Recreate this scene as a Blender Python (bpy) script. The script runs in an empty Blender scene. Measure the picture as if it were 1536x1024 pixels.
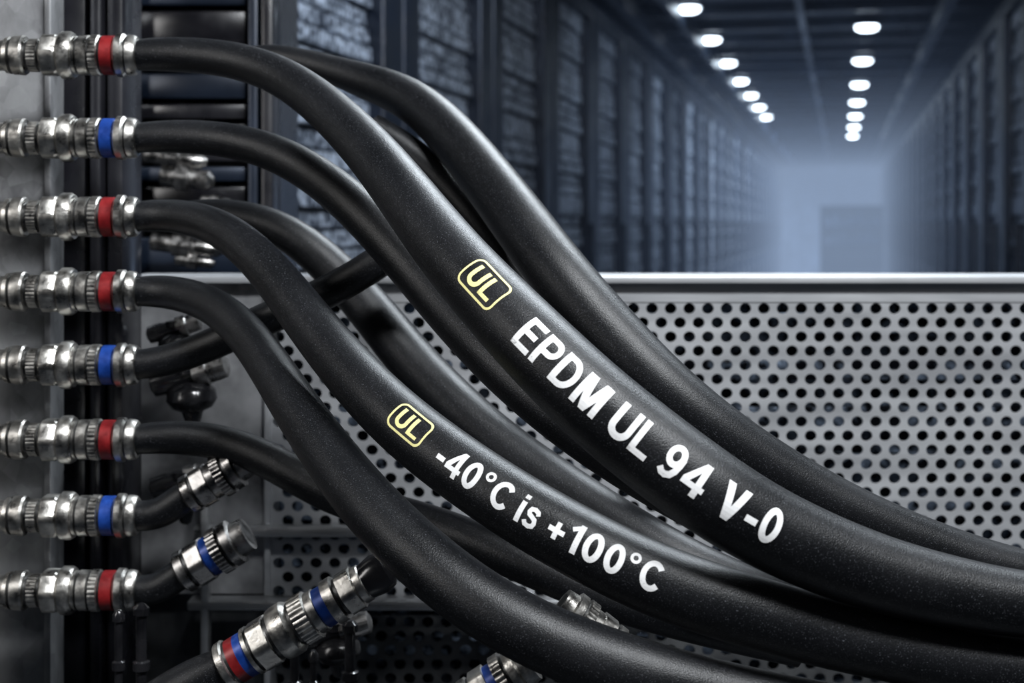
import bpy, bmesh, math, random
import numpy as np
from mathutils import Vector, Matrix
random.seed(4)
F=2133.0; HX=768.0; HY=335.0; CZ=1.5
scene=bpy.context.scene
col=scene.collection
def P(u,v,d): return Vector(((u-HX)/F*d, d, CZ-(v-HY)/F*d))

# ------------------------------------------------------------ materials
def new_mat(name):
    m=bpy.data.materials.new(name); m.use_nodes=True
    nt=m.node_tree; b=nt.nodes['Principled BSDF']; return m,nt,b
def ramp(nt,src,p0,c0,p1,c1):
    r=nt.nodes.new('ShaderNodeValToRGB'); e=r.color_ramp.elements
    e[0].position=p0; e[0].color=(*c0,1); e[1].position=p1; e[1].color=(*c1,1)
    nt.links.new(src,r.inputs[0]); return r.outputs[0]
def noise(nt,scale,detail=4,stretch=(1,1,1),rough=.6):
    tc=nt.nodes.new('ShaderNodeTexCoord'); mp=nt.nodes.new('ShaderNodeMapping')
    mp.inputs['Scale'].default_value=stretch
    n=nt.nodes.new('ShaderNodeTexNoise'); n.inputs['Scale'].default_value=scale
    n.inputs['Detail'].default_value=detail; n.inputs['Roughness'].default_value=rough
    nt.links.new(tc.outputs['Object'],mp.inputs[0]); nt.links.new(mp.outputs[0],n.inputs['Vector'])
    return n.outputs['Fac']
def bump(nt,b,src,strength,dist=0.001):
    bp=nt.nodes.new('ShaderNodeBump'); bp.inputs['Strength'].default_value=strength
    bp.inputs['Distance'].default_value=dist
    nt.links.new(src,bp.inputs['Height']); nt.links.new(bp.outputs[0],b.inputs['Normal'])
def surf(name,c0,c1,scale,metal=0,r0=.4,r1=.5,bmp=0,stretch=(1,1,1),p0=.35,p1=.65,bd=.001,detail=4):
    m,nt,b=new_mat(name)
    f=noise(nt,scale,detail,stretch)
    nt.links.new(ramp(nt,f,p0,c0,p1,c1),b.inputs['Base Color'])
    nt.links.new(ramp(nt,f,p0,(r0,)*3,p1,(r1,)*3),b.inputs['Roughness'])
    b.inputs['Metallic'].default_value=metal
    if bmp: bump(nt,b,f,bmp,bd)
    return m
# rubber: black with fine dust specks and matt grain
M_rub,nt,b=new_mat('epdm_rubber')
f1=noise(nt,1250,1.5); f2=noise(nt,14,3)
base=ramp(nt,f2,.3,(.003,.0034,.0042),.75,(.007,.0075,.009))
spk=ramp(nt,f1,.62,(0,0,0),.76,(1,1,1))
mx=nt.nodes.new('ShaderNodeMix'); mx.data_type='RGBA'
nt.links.new(spk,mx.inputs[0]); nt.links.new(base,mx.inputs[6]); mx.inputs[7].default_value=(.085,.09,.102,1)
nt.links.new(mx.outputs[2],b.inputs['Base Color'])
nt.links.new(ramp(nt,f2,.3,(.34,)*3,.7,(.43,)*3),b.inputs['Roughness'])
b.inputs['Specular IOR Level'].default_value=.34
bump(nt,b,noise(nt,1100,2.5),.45,.0006)
M_rub2=surf('black_wet_rubber',(.005,.005,.006),(.014,.014,.016),30,0,.12,.3,.3)
M_met=surf('nickel_plated_metal',(.24,.23,.215),(.58,.565,.53),90,1,.24,.46,.5,p0=.32,p1=.68,bd=.0012)
M_dirty=surf('tarnished_metal',(.13,.125,.12),(.42,.41,.40),70,1,.2,.42,.4)
M_groove=surf('dark_groove_metal',(.05,.05,.05),(.12,.12,.12),60,1,.35,.5)
M_red=surf('red_band',(.13,.008,.010),(.25,.012,.014),90,.2,.3,.45)
M_blue=surf('blue_band',(.006,.032,.19),(.012,.062,.33),90,.2,.3,.45)
# galvanised plate with zinc spangle
M_galv,nt,b=new_mat('galvanised_steel')
vv=nt.nodes.new('ShaderNodeTexVoronoi'); vv.inputs['Scale'].default_value=70
tc=nt.nodes.new('ShaderNodeTexCoord'); nt.links.new(tc.outputs['Object'],vv.inputs['Vector'])
sp=nt.nodes.new('ShaderNodeSeparateColor'); nt.links.new(vv.outputs['Color'],sp.inputs[0])
n1=noise(nt,14,5,(1,1,.5))
ad=nt.nodes.new('ShaderNodeMath'); ad.operation='MULTIPLY_ADD'; ad.inputs[1].default_value=.10
nt.links.new(sp.outputs[0],ad.inputs[0]); nt.links.new(n1,ad.inputs[2])
nt.links.new(ramp(nt,ad.outputs[0],.38,(.11,.11,.115),.74,(.40,.405,.415)),b.inputs['Base Color'])
nt.links.new(ramp(nt,ad.outputs[0],.4,(.5,)*3,.8,(.3,)*3),b.inputs['Roughness']); b.inputs['Metallic'].default_value=.6
bump(nt,b,n1,.3,.001)
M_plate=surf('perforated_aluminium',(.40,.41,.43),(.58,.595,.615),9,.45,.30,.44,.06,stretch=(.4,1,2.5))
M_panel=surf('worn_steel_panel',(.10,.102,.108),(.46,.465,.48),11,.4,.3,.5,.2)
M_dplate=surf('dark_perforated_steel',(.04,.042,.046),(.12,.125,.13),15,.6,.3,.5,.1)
M_blk=surf('black_gloss_frame',(.006,.006,.008),(.016,.016,.02),8,.1,.18,.35,.1)
M_rail=surf('brushed_rail',(.35,.36,.37),(.6,.61,.62),40,.8,.25,.4,.1,stretch=(.1,1,1))
M_back=surf('painted_shade_glints',(.003,.004,.007),(.36,.46,.62),42,.3,.25,.45,.4,p0=.48,p1=.72,bd=.004)  # darkness and bluish glints behind the holes, painted into the noise colour
M_white,nt,b=new_mat('white_print'); b.inputs['Roughness'].default_value=.6
nt.links.new(ramp(nt,noise(nt,700,3),.26,(.45,.45,.45),.38,(.86,.86,.86)),b.inputs['Base Color'])
M_yel,nt,b=new_mat('yellow_print'); b.inputs['Roughness'].default_value=.6
nt.links.new(ramp(nt,noise(nt,700,3),.26,(.42,.38,.14),.38,(.84,.77,.34)),b.inputs['Base Color'])
M_post=surf('rack_frame_paint',(.005,.009,.018),(.013,.022,.042),5,.4,.3,.45)
M_floor=surf('dark_floor_tile',(.03,.035,.045),(.06,.07,.085),3,.1,.25,.4)
M_ceil=surf('ceiling_panel',(.009,.015,.028),(.055,.080,.13),4,.3,.25,.45,.1,stretch=(1,.25,1))
M_wall=surf('corridor_wall_paint',(.05,.065,.095),(.14,.18,.25),3,.1,.5,.6)
def meshdoor(name,dark,light):
    m,nt,b=new_mat(name)
    tc=nt.nodes.new('ShaderNodeTexCoord')
    v=nt.nodes.new('ShaderNodeTexVoronoi'); v.inputs['Scale'].default_value=48
    nt.links.new(tc.outputs['Object'],v.inputs['Vector'])
    n=noise(nt,9,6)
    mm=nt.nodes.new('ShaderNodeMath'); mm.operation='MULTIPLY'
    nt.links.new(v.outputs['Distance'],mm.inputs[0]); nt.links.new(n,mm.inputs[1])
    nt.links.new(ramp(nt,mm.outputs[0],.14,dark,.40,light),b.inputs['Base Color'])
    b.inputs['Roughness'].default_value=.4; b.inputs['Metallic'].default_value=.2
    bump(nt,b,mm.outputs[0],.6,.008)
    return m
M_door=meshdoor('rack_mesh_door',(.025,.033,.05),(.68,.75,.86))

# ------------------------------------------------------------ helpers
def finish(name,bm,mats,smooth=None,parent=None,loc=None):
    me=bpy.data.meshes.new(name); 
    bmesh.ops.recalc_face_normals(bm,faces=bm.faces)
    bm.to_mesh(me); bm.free()
    for m in mats: me.materials.append(m)
    if smooth is not None:
        me.shade_smooth(); me.set_sharp_from_angle(angle=math.radians(smooth))
    o=bpy.data.objects.new(name,me); col.objects.link(o)
    if parent: o.parent=parent
    return o
def box(bm,lo,hi,mat=0,bev=0.0):
    lo=Vector(lo);hi=Vector(hi)
    c=(lo+hi)/2; s=hi-lo
    r=bmesh.ops.create_cube(bm,size=1,matrix=Matrix.Translation(c)@Matrix.Diagonal((abs(s.x),abs(s.y),abs(s.z),1)))
    fs=set(f for v in r['verts'] for f in v.link_faces)
    for f in fs: f.material_index=mat
    if bev:
        es=list(set(e for f in fs for e in f.edges))
        rr=bmesh.ops.bevel(bm,geom=es,offset=bev,segments=2,affect='EDGES',profile=.5)
        for f in rr['faces']: f.material_index=mat
def pbox(bm,u0,u1,v0,v1,d0,d1,mat=0,bev=0):
    a=P(u0,v0,d0); c=P(u1,v1,d0)
    box(bm,(a.x,d0,c.z),(c.x,d1,a.z),mat,bev)

NS=72
def lathe(bm,org,axis,prof,scale):
    """prof: (s, r, kind, mat) kind: r round, h hex, k knurl; mat applies to the face up to the next entry"""
    axis=axis.normalized()
    ref=Vector((0,0,1)) if abs(axis.z)<.9 else Vector((1,0,0))
    a=axis.cross(ref).normalized(); b=axis.cross(a).normalized()
    prev=None; pm=0
    for (s,r,k,m) in prof:
        ring=[]
        for i in range(NS):
            th=2*math.pi*i/NS
            rr=r
            if k=='h':
                t=(th%(math.pi/3))-math.pi/6
                rr=min(r*math.cos(math.pi/6)/math.cos(t)*1.06, r)
            elif k=='k': rr=r*(1.0 if i%3 else .955)
            ring.append(bm.verts.new(org+axis*(s*scale)+(a*math.cos(th)+b*math.sin(th))*(rr*scale)))
        if prev:
            for i in range(NS):
                f=bm.faces.new((prev[i],prev[(i+1)%NS],ring[(i+1)%NS],ring[i])); f.material_index=pm
        else:
            f=bm.faces.new(ring); f.material_index=m
        prev=ring; pm=m
    f=bm.faces.new(prev); f.material_index=pm

def coupling_profile(start=-40):
    return [(start,23,'r',0),(0,23,'r',0),(2,27,'r',0),(8,28,'r',0),(9,25,'r',2),(12,25,'r',2),(13,29,'r',0),(28,30,'r',0),(31,28,'r',0),
     (32,22,'r',2),(36,22,'r',2),(37,25,'k',0),(50,25,'k',0),(51,22,'r',2),(54,22,'r',2),
     (55,27,'h',0),(59,33,'h',0),(78,33,'h',0),(82,30,'h',0),(83,33,'r',0),(86,36,'r',0),(98,36,'r',0),(103,33,'r',0),
     (104,29,'r',0),(108,29,'r',0),(109,27,'r',2),(111,27,'r',2),(112,30,'r',0),(126,30,'r',0),(127,28,'r',2),(129,28,'r',2),
     (130,31,'k',0),(141,31,'k',0),(143,28,'r',2),(146,28,'r',1),(147,29.5,'r',1),(163,29.5,'r',1),(164,27,'r',2),(166,28,'r',0),
     (169,33,'r',0),(178,33,'r',0),(180,31,'r',0),(182,29,'r',2),(184,29,'r',2),(185,31,'r',0),(194,30,'r',0),(198,27,'r',0),(199,23,'r',2),(192,21,'r',2)]

def catmull(pts,n):
    pts=np.array(pts,float)
    ext=np.vstack([2*pts[0]-pts[1],pts,2*pts[-1]-pts[-2]])
    out=[]
    for i in range(1,len(ext)-2):
        p0,p1,p2,p3=ext[i-1:i+3]
        for t in np.linspace(0,1,n,endpoint=False):
            out.append(.5*((2*p1)+(-p0+p2)*t+(2*p0-5*p1+4*p2-p3)*t*t+(-p0+3*p1-3*p2+p3)*t**3))
    out.append(pts[-1]); 
    return np.array(out)
def smooth_arr(a,k=5,it=3):
    a=a.copy()
    for _ in range(it):
        b=a.copy()
        for i in range(1,len(a)-1):
            lo=max(0,i-k);hi=min(len(a),i+k+1); w=min(i-lo,hi-1-i)
            b[i]=a[i-w:i+w+1].mean(0)
        a=b
    return a
def hose(name,ctrl,mat=None,refp=None,parent=None,ring=44,sub=14):
    """ctrl: (u,v,depth,width)"""
    c=smooth_arr(catmull(ctrl,sub))
    pos=[P(x[0],x[1],x[2]) for x in c]
    rad=[x[3]/2*x[2]/F for x in c]
    n=len(pos); T=[]
    for i in range(n):
        T.append((pos[min(n-1,i+1)]-pos[max(0,i-1)]).normalized())
    ref=Vector((0,-1,.1)) if refp is None else (Vector((0,0,CZ))-P(*refp)).normalized()
    N=[(ref-t*ref.dot(t)).normalized() for t in T]
    U=[N[i].cross(T[i]) for i in range(n)]
    s=[0]
    for i in range(1,n): s.append(s[-1]+(pos[i]-pos[i-1]).length)
    bm=bmesh.new(); prev=None
    for i in range(n):
        rg=[]
        for j in range(ring):
            th=2*math.pi*j/ring
            rg.append(bm.verts.new(pos[i]+(N[i]*math.cos(th)+U[i]*math.sin(th))*rad[i]))
        if prev:
            for j in range(ring): bm.faces.new((prev[j],prev[(j+1)%ring],rg[(j+1)%ring],rg[j]))
        else: bm.faces.new(rg)
        prev=rg
    bm.faces.new(prev)
    o=finish(name,bm,[mat or M_rub],50,parent)
    return dict(o=o,c=c,pos=pos,rad=rad,N=N,U=U,s=s)
def s_at(h,u,v):
    i=int(np.argmin((h['c'][:,0]-u)**2+(h['c'][:,1]-v)**2)); return h['s'][i],h['c'][i][2],i
def wrap(h,bm,sfun,yfun,name,mat,dx,dy,lift=.00025):
    xs=[v.co.x for v in bm.verts]; ys=[v.co.y for v in bm.verts]
    x=min(xs)+dx
    while x<max(xs):
        bmesh.ops.bisect_plane(bm,geom=bm.verts[:]+bm.edges[:]+bm.faces[:],plane_co=(x,0,0),plane_no=(1,0,0)); x+=dx
    y=min(ys)+dy
    while y<max(ys):
        bmesh.ops.bisect_plane(bm,geom=bm.verts[:]+bm.edges[:]+bm.faces[:],plane_co=(0,y,0),plane_no=(0,1,0)); y+=dy
    S=np.array(h['s'])
    for v in bm.verts:
        s=sfun(v.co.x); y=yfun(v.co.y)
        i=int(np.clip(np.searchsorted(S,s)-1,0,len(S)-2)); t=(s-S[i])/(S[i+1]-S[i])
        p=h['pos'][i].lerp(h['pos'][i+1],t); r=h['rad'][i]*(1-t)+h['rad'][i+1]*t
        N=h['N'][i].lerp(h['N'][i+1],t); U=h['U'][i].lerp(h['U'][i+1],t)
        th=y/r
        v.co=p+(N*math.cos(th)+U*math.sin(th))*(r+lift)
    m2=bpy.data.meshes.new(name); bm.to_mesh(m2); bm.free(); m2.materials.append(mat)
    o=bpy.data.objects.new(name,m2); col.objects.link(o); o.parent=h['o']; return o
# bold sans lettering drawn as strokes and polygons (cap height 1)
def arc(cx,cy,rx,ry,a0,a1,n=18):
    return [(cx+rx*math.cos(math.radians(a0+(a1-a0)*i/n)),cy+ry*math.sin(math.radians(a0+(a1-a0)*i/n))) for i in range(n+1)]
GL={
 'E':(.68,[([(.1,0),(.1,1)],.2),([(0,.915),(.66,.915)],.17),([(0,.52),(.61,.52)],.165),([(0,.085),(.68,.085)],.17)],[]),
 'P':(.69,[([(.1,0),(.1,1)],.2),([(.02,.915)]+arc(.38,.69,.225,.225,90,-90)+[(.02,.465)],.17)],[]),
 'D':(.74,[([(.1,0),(.1,1)],.2),([(.02,.915)]+arc(.30,.5,.34,.415,90,-90)+[(.02,.085)],.175)],[]),
 'M':(.87,[([(.095,0),(.095,1)],.19),([(.775,0),(.775,1)],.19)],[[(0,1),(.29,1),(.53,0),(.345,0)],[(.87,1),(.58,1),(.345,0),(.53,0)]]),
 'U':(.74,[([(.1,1)]+arc(.37,.36,.27,.275,180,360)+[(.64,1)],.2)],[]),
 'L':(.64,[([(.1,0),(.1,1)],.2),([(0,.085),(.64,.085)],.17)],[]),
 '9':(.63,[(arc(.305,.67,.205,.245,0,360,28),.18),([(.525,.70),(.525,.5),(.495,.30),(.42,.15),(.29,.085),(.17,.10),(.06,.20)],.18)],[]),
 '4':(.66,[([(.475,0),(.475,1)],.18),([(0,.28),(.66,.28)],.16)],[[(.385,1),(.54,1),(.18,.30),(.0,.22),(0,.38)]]),
 'V':(.74,[],[[(0,1),(.215,1),(.47,0),(.27,0)],[(.74,1),(.525,1),(.27,0),(.47,0)]]),
 '-':(.36,[([(0,.36),(.36,.36)],.18)],[]),
 '0':(.62,[(arc(.31,.5,.21,.41,0,360,32),.19)],[]),
 '1':(.46,[([(.34,0),(.34,1)],.19),([(.34,.92),(.06,.72)],.15)],[]),
 '°':(.40,[(arc(.2,.81,.135,.135,0,360,20),.10)],[]),
 'C':(.73,[(arc(.40,.5,.30,.41,38,322,26),.19)],[]),
 'i':(.2,[([(.1,0),(.1,.74)],.19),([(.1,.84),(.1,1)],.19)],[]),
 's':(.55,[([(.47,.52),(.42,.62),(.28,.665),(.15,.63),(.115,.53),(.16,.45),(.28,.405),(.41,.35),(.445,.24),(.41,.13),(.28,.075),(.13,.10),(.06,.21)],.155)],[]),
 '+':(.58,[([(0,.42),(.58,.42)],.17),([(.29,.13),(.29,.71)],.17)],[]),
}
def stroke(bm,pts,w,x0):
    closed=(Vector(pts[0])-Vector(pts[-1])).length<1e-4
    n=len(pts); L=[];R_=[]
    for i in range(n):
        p=Vector(pts[i])
        a=(p-Vector(pts[i-1])).normalized() if i>0 else ((p-Vector(pts[-2])).normalized() if closed else None)
        b=(Vector(pts[i+1])-p).normalized() if i<n-1 else ((Vector(pts[1])-p).normalized() if closed else None)
        if a is None: a=b
        if b is None: b=a
        t=(a+b).normalized(); nn=Vector((-t.y,t.x)); k=w/2/max(.5,nn.dot(Vector((-a.y,a.x))))
        q1=p+nn*k; q2=p-nn*k
        L.append(bm.verts.new((q1.x+x0,q1.y,0))); R_.append(bm.verts.new((q2.x+x0,q2.y,0)))
    for i in range(n-1): bm.faces.new((L[i],R_[i],R_[i+1],L[i+1]))
def text_bm(body,gap=.10,space=.30):
    bm=bmesh.new(); x=0
    for ch in body:
        if ch==' ': x+=space; continue
        w,st,po=GL[ch]
        for pts,sw in st: stroke(bm,pts,sw,x)
        for pg in po: bm.faces.new([bm.verts.new((a+x,b_,0)) for a,b_ in pg])
        x+=w+gap
    return bm
def label(h,body,p0,p1,hpx,ypx,mat,name):
    bm=text_bm(body)
    xs=[v.co.x for v in bm.verts]; x0,x1=min(xs),max(xs)
    s0,d0,_=s_at(h,*p0); s1,d1,_=s_at(h,*p1); k=(d0+d1)/2/F
    wrap(h,bm,lambda x:s0+(x-x0)/(x1-x0)*(s1-s0), lambda y:(y-.5)*hpx*k+ypx*k, name,mat,.2,.12)
def logo(h,pc,L,H,ypx,name):
    s0,d,_=s_at(h,*pc); k=d/F
    def rr(l,hh,r,n=8):
        pts=[]
        for cx,cy,a0 in ((l/2-r,hh/2-r,0),(-l/2+r,hh/2-r,90),(-l/2+r,-hh/2+r,180),(l/2-r,-hh/2+r,270)):
            for i in range(n+1):
                a=math.radians(a0+90*i/n); pts.append((cx+r*math.cos(a),cy+r*math.sin(a)))
        return pts
    bm=bmesh.new()
    t=3.6
    a=[bm.verts.new((x,y,0)) for x,y in rr(L,H,12)]; b=[bm.verts.new((x,y,0)) for x,y in rr(L-2*t,H-2*t,9)]
    for i in range(len(a)): bm.faces.new((a[i],a[(i+1)%len(a)],b[(i+1)%len(a)],b[i]))
    wrap(h,bm,lambda x:s0+x*k,lambda y:(y+ypx)*k,name+'_border',M_yel,5,4)
    bm=text_bm('UL',.14)
    xs=[v.co.x for v in bm.verts]; x0,x1=min(xs),max(xs)
    wrap(h,bm,lambda x:s0+((x-x0)/(x1-x0)-.5)*(L*.68)*k,lambda y:((y-.5)*H*.64+ypx)*k,name+'_letters',M_yel,.2,.12)

# ------------------------------------------------------------ couplings on the manifold
rows=[(83,M_red),(207,M_blue),(325,M_red),(437,M_red),(547,M_blue),(659,M_red),(773,M_blue),(885,M_red)]
D0=1.2; K=D0/F
for v,bm_ in rows:
    bm=bmesh.new()
    lathe(bm,P(9,v,D0),Vector((1,0,0)),coupling_profile(-66),K)
    finish('hose_coupling',bm,[M_met,bm_,M_groove,M_rub],35)
bm=bmesh.new()
prof=[(-80,0.1,'r',0),(-80,36,'r',0),(-60,42,'r',0),(20,42,'r',0)]
for y in range(83,1000,115): prof+=[(y-22,42,'r',0),(y-20,46,'r',0),(y+20,46,'r',0),(y+22,42,'r',0)]
prof+=[(1120,42,'r',0),(2990,42,'r',0),(2990,.1,'r',0)]
lathe(bm,P(-98,0,D0),Vector((0,0,-1)),prof,K)
finish('coolant_manifold_pipe',bm,[M_met,M_met,M_groove],35)

# ------------------------------------------------------------ hoses
A=hose('rubber_hose',[(203,83,1.2,46),(250,81,1.2,52),(330,86,1.19,54),(400,104,1.17,58),(460,138,1.14,64),(520,190,1.09,72),(575,250,1.04,82),(630,322,.99,92),(685,392,.95,102),
 (740,452,.92,110),(810,525,.89,120),(890,602,.87,126),(975,672,.86,130),(1060,735,.85,130),(1140,785,.85,126),(1230,828,.85,122),(1330,864,.85,114),(1440,890,.85,105),(1540,907,.85,98),(1680,922,.85,95),(1820,930,.85,95)],refp=(980,640,.86))
B=hose('rubber_hose',[(203,207,1.2,44),(260,204,1.2,50),(340,209,1.19,52),(410,228,1.17,56),(470,260,1.15,60),(530,307,1.12,66),(585,362,1.10,72),(635,418,1.08,76),(690,482,1.05,78),(760,555,1.01,80),(850,632,.98,80),
 (950,700,.97,80),(1060,765,.97,76),(1180,820,.97,70),(1330,868,.97,66),(1540,910,.97,62),(1820,935,.97,60)])
C=hose('rubber_hose',[(203,325,1.2,44),(250,322,1.2,49),(310,333,1.17,54),(360,362,1.14,60),(410,412,1.10,66),(460,478,1.06,74),(515,546,1.02,82),(575,610,.98,90),(640,666,.95,96),(720,724,.92,100),(800,775,.90,104),(890,825,.88,106),(980,868,.87,108),
 (1080,903,.86,108),(1200,938,.86,106),(1320,966,.86,104),(1440,990,.86,104),(1560,1008,.86,102),(1700,1025,.86,100),(1820,1035,.86,100)],refp=(830,780,.9))
Dh=hose('rubber_hose',[(203,437,1.2,44),(250,437,1.2,50),(310,452,1.17,54),(360,490,1.13,60),(400,542,1.09,65),(440,605,1.05,72),(485,670,1.01,80),(535,736,.97,88),(600,806,.93,94),(680,876,.90,98),(770,934,.88,100),(860,975,.87,102),(960,1010,.86,102),(1080,1042,.86,100),(1220,1072,.86,100),(1400,1100,.86,100)])
Eh=hose('rubber_hose',[(203,547,1.2,44),(250,541,1.2,47),(320,516,1.2,48),(390,482,1.19,50),(450,457,1.18,50),(520,423,1.17,50),(580,385,1.17,50),(630,360,1.17,50),(690,395,1.16,48),(760,480,1.14,46),(860,590,1.12,46),(980,690,1.1,46),(1100,770,1.1,44)])
Fh=hose('rubber_hose',[(230,330,1.30,34),(290,320,1.30,42),(350,322,1.29,46),(410,338,1.28,52),(465,372,1.27,58),(520,424,1.26,64),(570,482,1.24,70),(620,544,1.22,74),(680,607,1.19,78),(750,668,1.16,78),(830,724,1.13,78),(910,775,1.10,76),(990,822,1.07,74),(1080,868,1.05,72),(1200,912,1.03,70),(1400,965,1.02,66)])
G=hose('rubber_hose',[(300,92,1.34,26),(350,88,1.34,28),(400,82,1.34,32),(440,88,1.33,36),(490,102,1.32,42),(550,122,1.30,54),(612,146,1.27,64),(668,192,1.23,72),(722,256,1.19,80),(778,330,1.15,88),(838,410,1.11,92),(902,485,1.09,94),(975,562,1.07,92),(1050,628,1.06,90),(1130,685,1.06,86),(1220,738,1.06,80),(1320,787,1.06,76),(1420,826,1.06,74),(1540,862,1.06,70),(1800,915,1.06,66)])
Hh=hose('rubber_hose',[(560,190,1.26,40),(610,222,1.25,44),(660,265,1.24,48),(710,325,1.22,50),(760,395,1.21,48),(830,480,1.2,46),(920,580,1.19,44),(1050,680,1.18,44),(1200,770,1.18,40)])
Ih=hose('rubber_hose',[(203,659,1.2,44),(260,655,1.2,50),(330,662,1.2,52),(390,684,1.19,54),(440,710,1.18,56),(500,742,1.17,58),(570,765,1.16,58),(640,785,1.15,60),(720,815,1.13,62),(800,850,1.11,62),(900,892,1.09,62),(1020,930,1.08,60),(1200,970,1.08,60)])
Jh=hose('rubber_hose',[(203,773,1.2,44),(226,773,1.2,45),(250,764,1.2,46),(272,748,1.2,46),(284,740,1.2,42)])
Kh=hose('rubber_hose',[(206,885,1.2,44),(230,884,1.2,45),(252,873,1.2,46),(268,862,1.2,46),(276,856,1.2,42)])
Lh=hose('rubber_hose',[(180,1100,1.06,76),(240,1056,1.06,76),(300,1020,1.06,72),(338,998,1.06,56)])

label(A,'EPDM UL 94 V-0',(800,510),(1150,800),54,6,M_white,'printed_text')
logo(A,(742,452),86,54,10,'certification_mark')
label(C,'-40°C is +100°C',(676,698),(992,875),44,3,M_white,'printed_text')
logo(C,(632,658),76,46,8,'certification_mark')

# ------------------------------------------------------------ angled couplings
def free_coupling(name,p0,p1,d,prof,mats,wscale=1,d1=None):
    a=P(p0[0],p0[1],d); b=P(p1[0],p1[1],d1 or d); L=(b-a).length
    smax=max(x[0] for x in prof)
    bm=bmesh.new(); k=L/smax
    pr=[(s,r*wscale,kk,m) for s,r,kk,m in prof]
    lathe(bm,a,b-a,pr,k)
    return finish(name,bm,mats,35)
small=[(0,24,'r',0),(3,28,'r',0),(14,28,'r',0),(15,25,'r',2),(19,25,'r',2),(20,30,'h',0),(40,30,'h',0),(41,26,'r',1),(52,26,'r',1),(53,31,'k',0),(66,31,'k',0),(67,25,'r',2),(70,25,'r',2),(71,30,'r',0),(82,30,'r',0),(84,24,'r',0),(100,22,'r',0),(100,15,'r',2)]
free_coupling('elbow_coupling',(280,744),(372,690),1.2,small,[M_dirty,M_dirty,M_groove],1.0)
free_coupling('elbow_coupling',(272,860),(372,800),1.2,small,[M_dirty,M_blue,M_groove],1.0)
big=[(0,28,'r',0),(4,36,'r',0),(14,37,'r',0),(16,33,'r',2),(20,33,'r',3),(32,33,'r',3),(34,33,'r',1),(46,33,'r',1),(48,36,'r',0),(54,36,'r',0),(55,32,'r',2),(58,32,'r',2),(59,38,'h',0),(84,38,'h',0),(86,33,'r',2),(90,33,'r',2),
 (92,38,'r',0),(100,40,'r',0),(116,40,'r',0),(121,36,'r',0),(123,33,'r',2),(127,33,'r',2),(128,37,'k',0),(150,37,'k',0),(152,32,'r',0),(164,32,'r',0),(165,30,'r',1),(180,30,'r',1),(181,34,'r',0),(196,34,'r',0),(198,28,'r',2),(203,28,'r',2),
 (204,33,'h',0),(226,33,'h',0),(228,28,'r',0),(238,28,'r',0),(240,26,'r',4),(262,30,'r',4),(276,26,'r',4),(284,16,'r',4)]
free_coupling('inline_coupling',(335,1002),(588,848),1.06,big,[M_met,M_blue,M_groove,M_red,M_rub2],1.0)
free_coupling('small_coupling',(928,970),(842,903),1.0,small,[M_met,M_met,M_groove],.95)
free_coupling('small_coupling',(700,1056),(798,992),1.1,small,[M_met,M_blue,M_groove],1.1)

def valve(u,v,d,sc,name='drain_valve'):
    bm=bmesh.new(); k=d/F*sc
    lathe(bm,P(u,v,d),Vector((0.05,0,-1)),[(0,8,'r',1),(2,20,'r',1),(14,22,'r',1),(16,14,'r',1),(26,13,'r',1),(30,26,'r',1),(40,36,'r',1),(54,38,'r',1),(66,30,'r',1),(72,16,'r',1),(92,10,'r',1),(96,3,'r',1)],k)
    lathe(bm,P(u-10*sc,v+20*sc,d),Vector((1,0,.28)),[(-50,10,'r',1),(-46,18,'r',1),(-20,20,'r',1),(0,16,'r',1),(16,16,'r',0),(18,24,'h',0),(38,24,'h',0),(40,20,'r',0),(52,20,'k',0),(66,18,'r',0),(70,10,'r',0)],k)
    return finish(name,bm,[M_dirty,M_rub2],40)
valve(285,545,1.34,1.0); valve(275,705,1.36,.85); valve(505,930,1.18,.9); valve(262,480,1.37,.7)
# dripping drain tubes under the couplings
bm=bmesh.new()
for (u,v0,L,r) in ((442,960,120,7),(470,975,90,5),(525,930,150,8),(212,905,170,8),(178,915,150,6)):
    k=1.14/F
    lathe(bm,P(u,v0,1.14),Vector((0,0,-1)),[(0,r*.7,'r',1),(6,r*1.5,'r',1),(16,r*1.5,'r',0),(18,r,'r',1),(L*.5,r,'r',1),(L*.5+2,r*1.6,'r',1),(L*.5+14,r*1.6,'r',1),(L*.5+16,r,'r',1),(3128-v0,r*.8,'r',1),(3136-v0,1,'r',1)],k)
finish('drain_tube_cluster',bm,[M_dirty,M_rub2],40)

# ------------------------------------------------------------ manifold mounting strip and black uprights
bm=bmesh.new()
pbox(bm,-330,72,-260,2980,1.27,1.275,0,.001)
pbox(bm,66,76,-260,2980,1.262,1.30,0,.001)
finish('mounting_plate',bm,[M_galv],30)
bm=bmesh.new()
pbox(bm,82,128,-300,2700,1.34,1.40,0,.003); pbox(bm,134,150,-300,2700,1.32,1.40,0,.002); pbox(bm,160,184,-300,2700,1.33,1.40,0,.003)
pbox(bm,60,182,-300,2700,1.405,1.415,0)
finish('cabinet_upright',bm,[M_blk],30)
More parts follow.
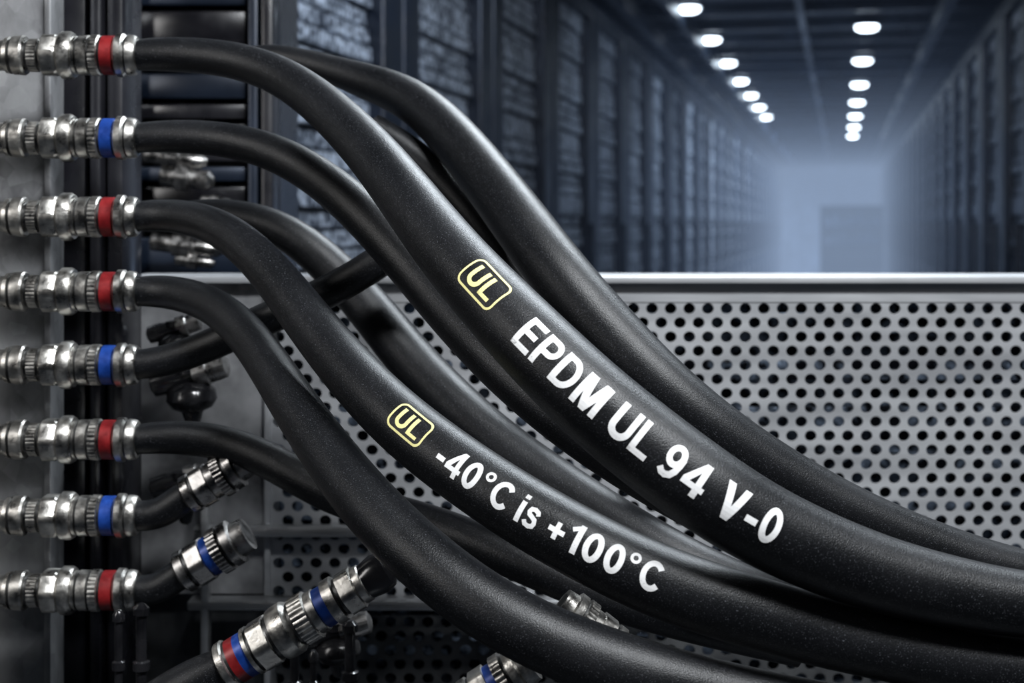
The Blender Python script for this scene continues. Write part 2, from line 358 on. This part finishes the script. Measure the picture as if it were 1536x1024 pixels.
# dark equipment cabinet behind the couplings
bm=bmesh.new()
DE=1.78
pbox(bm,120,405,-420,2150,DE+.06,DE+.30,0)
pbox(bm,372,386,-420,2150,DE,DE+.06,2,.002); pbox(bm,392,408,-420,2150,DE-.01,DE+.06,0,.002)
pbox(bm,186,204,-420,2150,DE,DE+.06,0,.002)
y=-400
i=0
while y<420:
    hh=(46,30,64,30)[i%4]
    pbox(bm,208,368,y,y+hh-8,DE+.02+(i%3)*.008,DE+.06,0 if i%3 else 2,.003)
    y+=hh; i+=1
for (u,v,L,r) in ((215,232,95,12),(240,262,80,16),(225,362,110,13),(262,388,60,9),(300,300,50,8)):
    lathe(bm,P(u,v,DE-.03),Vector((1,0,-.12)),[(0,r*.5,'r',1),(3,r,'r',1),(L*.3,r,'r',1),(L*.32,r*1.35,'h',1),(L*.55,r*1.35,'h',1),(L*.57,r*.9,'r',1),(L*.9,r*.9,'r',1),(L,r*.4,'r',1)],DE/F)
finish('equipment_cabinet',bm,[M_blk,M_dirty,M_post],40)

# ------------------------------------------------------------ perforated cabinet
DP=1.45
root=bpy.data.objects.new('perforated_cabinet',None); col.objects.link(root)
def perf(name,u0,u1,v0,v1,d,mat,pu=28.0,pv=21.2,rh=8.9,seg=24,th=.0025):
    k=d/F; bm=bmesh.new()
    a=P(u0,v0,d); pu*=k; pv*=k; rh*=k
    nc=int((u1-u0)*k/pu); nr=int((v1-v0)*k/pv)
    angs=[2*math.pi*(i+.5)/seg for i in range(seg)]
    for r in range(nr):
        off=pu/2 if r%2 else 0
        zc=a.z-(r+.5)*pv
        cells=[(a.x+off+(c+.5)*pu) for c in range(nc)]
        fx=(a.x,a.x+off) if off else (a.x+nc*pu,a.x+nc*pu+pu/2)
        if fx[1]-fx[0]>1e-6:
            vs=[bm.verts.new((x,d,z)) for x,z in ((fx[0],zc-pv/2),(fx[1],zc-pv/2),(fx[1],zc+pv/2),(fx[0],zc+pv/2))]; bm.faces.new(vs)
        for cx in cells:
            o=[];i_=[];bk=[]
            for t in angs:
                c,s=math.cos(t),math.sin(t)
                m=min((pu/2)/max(abs(c),1e-6),(pv/2)/max(abs(s),1e-6))
                o.append(bm.verts.new((cx+c*m,d,zc+s*m)))
                i_.append(bm.verts.new((cx+c*rh,d,zc+s*rh*.93))); bk.append(bm.verts.new((cx+c*rh*.97,d+th,zc+s*rh*.9)))
            n=seg
            for j in range(n):
                jj=(j+1)%n
                bm.faces.new((o[j],o[jj],i_[jj],i_[j])); bm.faces.new((i_[j],i_[jj],bk[jj],bk[j]))
            for sx,sz in ((1,1),(-1,1),(-1,-1),(1,-1)):
                q=[x for x in o if (x.co.x-cx)*sx>0 and (x.co.z-zc)*sz>0]
                e1=min(q,key=lambda x:(abs(abs(x.co.x-cx)-pu/2)>1e-7, -abs(x.co.z-zc)))
                e2=min(q,key=lambda x:(abs(abs(x.co.z-zc)-pv/2)>1e-7, -abs(x.co.x-cx)))
                if e1!=e2:
                    cv=bm.verts.new((cx+sx*pu/2,d,zc+sz*pv/2))
                    bm.faces.new((e1,cv,e2))
    me=bpy.data.meshes.new(name); 
    for f in bm.faces:
        f.normal_update()
        if abs(f.normal.y)>.9 and f.normal.y>0: f.normal_flip()
    bm.to_mesh(me); bm.free(); me.materials.append(mat)
    o=bpy.data.objects.new(name,me); col.objects.link(o); o.parent=root; return o
perf('perforated_sheet',404,1800,452,900,DP,M_plate)
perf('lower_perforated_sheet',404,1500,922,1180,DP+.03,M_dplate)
bm=bmesh.new()
pbox(bm,186,1810,414,425,DP-.012,DP+.08,0,.0015)
pbox(bm,404,1810,424,453,DP-.001,DP+.004,0)
pbox(bm,396,405,424,1180,DP-.006,DP+.05,0,.001)
finish('top_flange',bm,[M_plate],30,root)
bm=bmesh.new()
pbox(bm,290,1000,790,806,DP-.02,DP-.004,0,.002)
pbox(bm,280,1000,902,916,DP-.03,DP-.004,0,.002)
pbox(bm,300,312,700,1100,DP-.03,DP-.012,0,.002)
finish('support_rail',bm,[M_rail],30,root)
bm=bmesh.new()
pbox(bm,186,396,426,890,DP+.002,DP+.006,0); 
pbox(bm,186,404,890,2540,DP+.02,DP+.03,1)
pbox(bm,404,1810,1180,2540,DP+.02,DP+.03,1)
finish('side_panel',bm,[M_panel,M_dplate],30,root)
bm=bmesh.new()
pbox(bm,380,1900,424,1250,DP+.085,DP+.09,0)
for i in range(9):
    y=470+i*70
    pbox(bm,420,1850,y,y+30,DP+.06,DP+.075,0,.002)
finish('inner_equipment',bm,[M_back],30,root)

# ------------------------------------------------------------ aisle (rotated about vertical)
PHI=math.atan((1262-HX)/F); R=Matrix.Rotation(-PHI,4,'Z')
WL,WR,HC,VE=1.22,.78,2.8,30.0
def aisle(o,u,v,z=0,rot=0):
    p=R@Vector((u,v,z)); o.location=p; o.rotation_euler=(0,0,-PHI+rot)
PITCH=1.08
def rack_mesh():
    bm=bmesh.new(); Hh=2.62; w=PITCH-.02
    box(bm,(-.9,0,.0),(-.08,w,Hh),1)
    box(bm,(-.1,0,.0),(.0,.15,Hh),1,.008); box(bm,(-.1,w-.17,.0),(0,w,Hh),1,.008)
    box(bm,(-.1,.15,Hh-.1),(0,w-.17,Hh),1); box(bm,(-.1,.15,.0),(0,w-.17,.12),1)
    z=.14;i=0
    while z<Hh-.16:
        hh=(.05,.05,.05,.05,.10)[i%5]
        box(bm,(-.08,.155,z),(-.035-(i%3)*.008,w-.175,z+hh-.010),0,.003); z+=hh;i+=1
    box(bm,(0,w-.21,1.1),(.03,w-.19,1.5),1,.004)
    me=bpy.data.meshes.new('server_rack'); bmesh.ops.recalc_face_normals(bm,faces=bm.faces); bm.to_mesh(me); bm.free()
    me.materials.append(M_door); me.materials.append(M_post); return me
RM=rack_mesh()
v=1.75+PITCH
while v<VE-1.1:
    o=bpy.data.objects.new('server_rack',RM); col.objects.link(o); aisle(o,-WL,v)
    v+=PITCH
v=3.2
while v<VE-1.1:
    o=bpy.data.objects.new('server_rack',RM); col.objects.link(o); aisle(o,WR,v+PITCH,0,math.pi)
    v+=PITCH
def shell(name,lo,hi,mat):
    bm=bmesh.new(); box(bm,lo,hi); o=finish(name,bm,[mat]); o.rotation_euler=(0,0,-PHI); return o
shell('floor',(-3.0,-2.5,-.05),(3.0,VE+.2,0),M_floor)
shell('wall_left',(-WL-1.0,1.6,0),(-WL-.92,VE,HC),M_wall)
shell('wall_right',(WR+.92,3.0,0),(WR+1.0,VE,HC),M_wall)
shell('wall_back',(-WL-1.0,VE,0),(WR+1.0,VE+.1,HC),M_wall)
shell('ceiling',(-WL-1.0,2.6,HC),(WR+1.0,VE+.1,HC+.06),M_ceil)
bm=bmesh.new()
v=3.0
while v<VE:
    box(bm,(-WL-.3,v,HC-.05),(WR+.3,v+.06,HC)); v+=.7
box(bm,(-WL+.05,2.8,HC-.16),(-WL+.10,VE,HC-.06)); box(bm,(-WL+.3,2.8,HC-.16),(-WL+.33,VE,HC-.06))
box(bm,(WR-.25,2.8,HC-.16),(WR-.2,VE,HC-.06)); box(bm,(-.25,2.8,HC-.09),(-.21,VE,HC-.05))
o=finish('ceiling_cable_tray',bm,[M_ceil]); o.rotation_euler=(0,0,-PHI)
M_lamp,nt,b=new_mat('lamp_glow'); b.inputs['Base Color'].default_value=(.9,.95,1,1)
b.inputs['Emission Color'].default_value=(.74,.87,1,1); b.inputs['Emission Strength'].default_value=9
def lamp_mesh():
    bm=bmesh.new()
    lathe(bm,Vector((0,0,0)),Vector((0,0,-1)),[(0,.085,'r',0),(.010,.085,'r',0),(.012,.070,'r',1),(.030,.066,'r',1),(.040,.045,'r',1),(.044,.015,'r',1)],1)
    me=bpy.data.meshes.new('ceiling_downlight'); bmesh.ops.recalc_face_normals(bm,faces=bm.faces); bm.to_mesh(me); bm.free()
    me.shade_smooth(); me.materials.append(M_post); me.materials.append(M_lamp); return me
LM=lamp_mesh()
for i in range(-3,6):
    o=bpy.data.objects.new('ceiling_downlight',LM); col.objects.link(o); aisle(o,-.66*1.3,9.6+i*1.42,HC-.05)
for i in range(-3,7):
    o=bpy.data.objects.new('ceiling_downlight',LM); col.objects.link(o); aisle(o,.12*1.3,9.2+i*1.9,HC-.05)
# added spotlights without fixtures, to brighten the left racks
for i in range(9):
    l=bpy.data.lights.new('rack_fill_spot','SPOT'); l.energy=(24,60,130,220,280,300,300,280,240)[i]; l.spot_size=math.radians(120); l.spot_blend=1; l.shadow_soft_size=.04; l.color=(.68,.82,1)
    o=bpy.data.objects.new('rack_fill_spot',l); col.objects.link(o)
    p=R@Vector((.1,7+i*2.5,HC-.12)); t=R@Vector((-WL,7.6+i*2.5,1.3)); o.location=p
    o.rotation_euler=(t-p).to_track_quat('-Z','Y').to_euler()
bm=bmesh.new()
box(bm,(-.75,VE-.06,0),(-.03,VE-.02,2.2),0,.01); box(bm,(.0,VE-.06,0),(.7,VE-.02,2.2),0,.01)
box(bm,(-.82,VE-.09,0),(-.76,VE-.01,2.26),1); box(bm,(.72,VE-.09,0),(.78,VE-.01,2.26),1); box(bm,(-.82,VE-.09,2.2),(.78,VE-.01,2.26),1)
o=finish('door_1',bm,[M_wall,M_wall]); o.rotation_euler=(0,0,-PHI)
# storage shelving at the aisle end
bm=bmesh.new(); VS=24.5
for x in (-.35,.62): box(bm,(x,VS,0),(x+.06,VS+.5,1.8),0)
box(bm,(-.35,VS+.48,.3),(.68,VS+.5,1.8),0)
for z in (.5,.8,1.1,1.4,1.75): box(bm,(-.35,VS,z),(.68,VS+.5,z+.05),0)
for i in range(14): 
    x=-.27+(i%7)*.13; z=(1.15,1.45)[i//7]; box(bm,(x,VS+.03,z),(x+.1,VS+.4,z+.12+.04*(i%3)),1,.01)
o=finish('storage_shelf',bm,[M_post,M_wall]); o.rotation_euler=(0,0,-PHI)
def glow_haze(v0,v1,strength,c):  # self-lit volume imitates haze and the far-end glow; nothing scatters
    m=bpy.data.materials.new('glow_volume'); m.use_nodes=True; nt=m.node_tree; nt.nodes.clear()
    out=nt.nodes.new('ShaderNodeOutputMaterial'); e=nt.nodes.new('ShaderNodeEmission')
    e.inputs[0].default_value=(*c,1); e.inputs[1].default_value=strength
    nt.links.new(e.outputs[0],out.inputs['Volume'])
    bm=bmesh.new(); box(bm,(-WL+.02,v0,.0),(WR-.02,v1,HC-.18)); o=finish('glow_volume',bm,[m]); o.rotation_euler=(0,0,-PHI)
glow_haze(6,VE-.1,.0085,(.36,.52,.86)); glow_haze(10.5,VE-.15,.016,(.52,.66,.88))

# ------------------------------------------------------------ lights
def area(name,loc,target,size,sy,power,colr=(1,1,1)):
    l=bpy.data.lights.new(name,'AREA'); l.shape='RECTANGLE'; l.size=size; l.size_y=sy; l.energy=power; l.color=colr
    o=bpy.data.objects.new(name,l); col.objects.link(o); o.location=loc
    o.rotation_euler=(Vector(target)-Vector(loc)).to_track_quat('-Z','Y').to_euler(); return o
area('added_overhead',(.45,.15,2.8),(.25,1.35,1.3),.9,.2,60,(.94,.97,1))  # added key light above the frame, no fixture behind it
area('added_overhead',(.6,2.0,2.7),(.05,1.0,1.3),1.2,.22,42,(.85,.93,1))  # added rim light, puts highlights on the hose tops
area('side_fill',(-1.5,.2,2.1),(-.4,1.2,1.3),.35,.8,10,(1,.98,.96))  # added out-of-frame light for the couplings
area('aisle_fill',(.4,3.2,2.7),(-.6,4.6,1.6),.8,.3,19,(.74,.85,1))  # added fill to brighten the nearer left racks, not a fixture
w=bpy.data.worlds.new('World'); scene.world=w; w.use_nodes=True
bg=w.node_tree.nodes['Background']; bg.inputs[0].default_value=(.33,.42,.58,1); bg.inputs[1].default_value=.03

cam=bpy.data.cameras.new('camera'); co=bpy.data.objects.new('camera',cam); col.objects.link(co)
co.location=(0,0,CZ); co.rotation_euler=(math.pi/2,0,0)
cam.sensor_width=36; cam.lens=36*F/1536; cam.shift_y=-(512-HY)/1536
cam.clip_start=.02; cam.clip_end=100
cam.dof.use_dof=True; cam.dof.focus_distance=.97; cam.dof.aperture_fstop=8
scene.camera=co
scene.view_settings.view_transform='Standard'
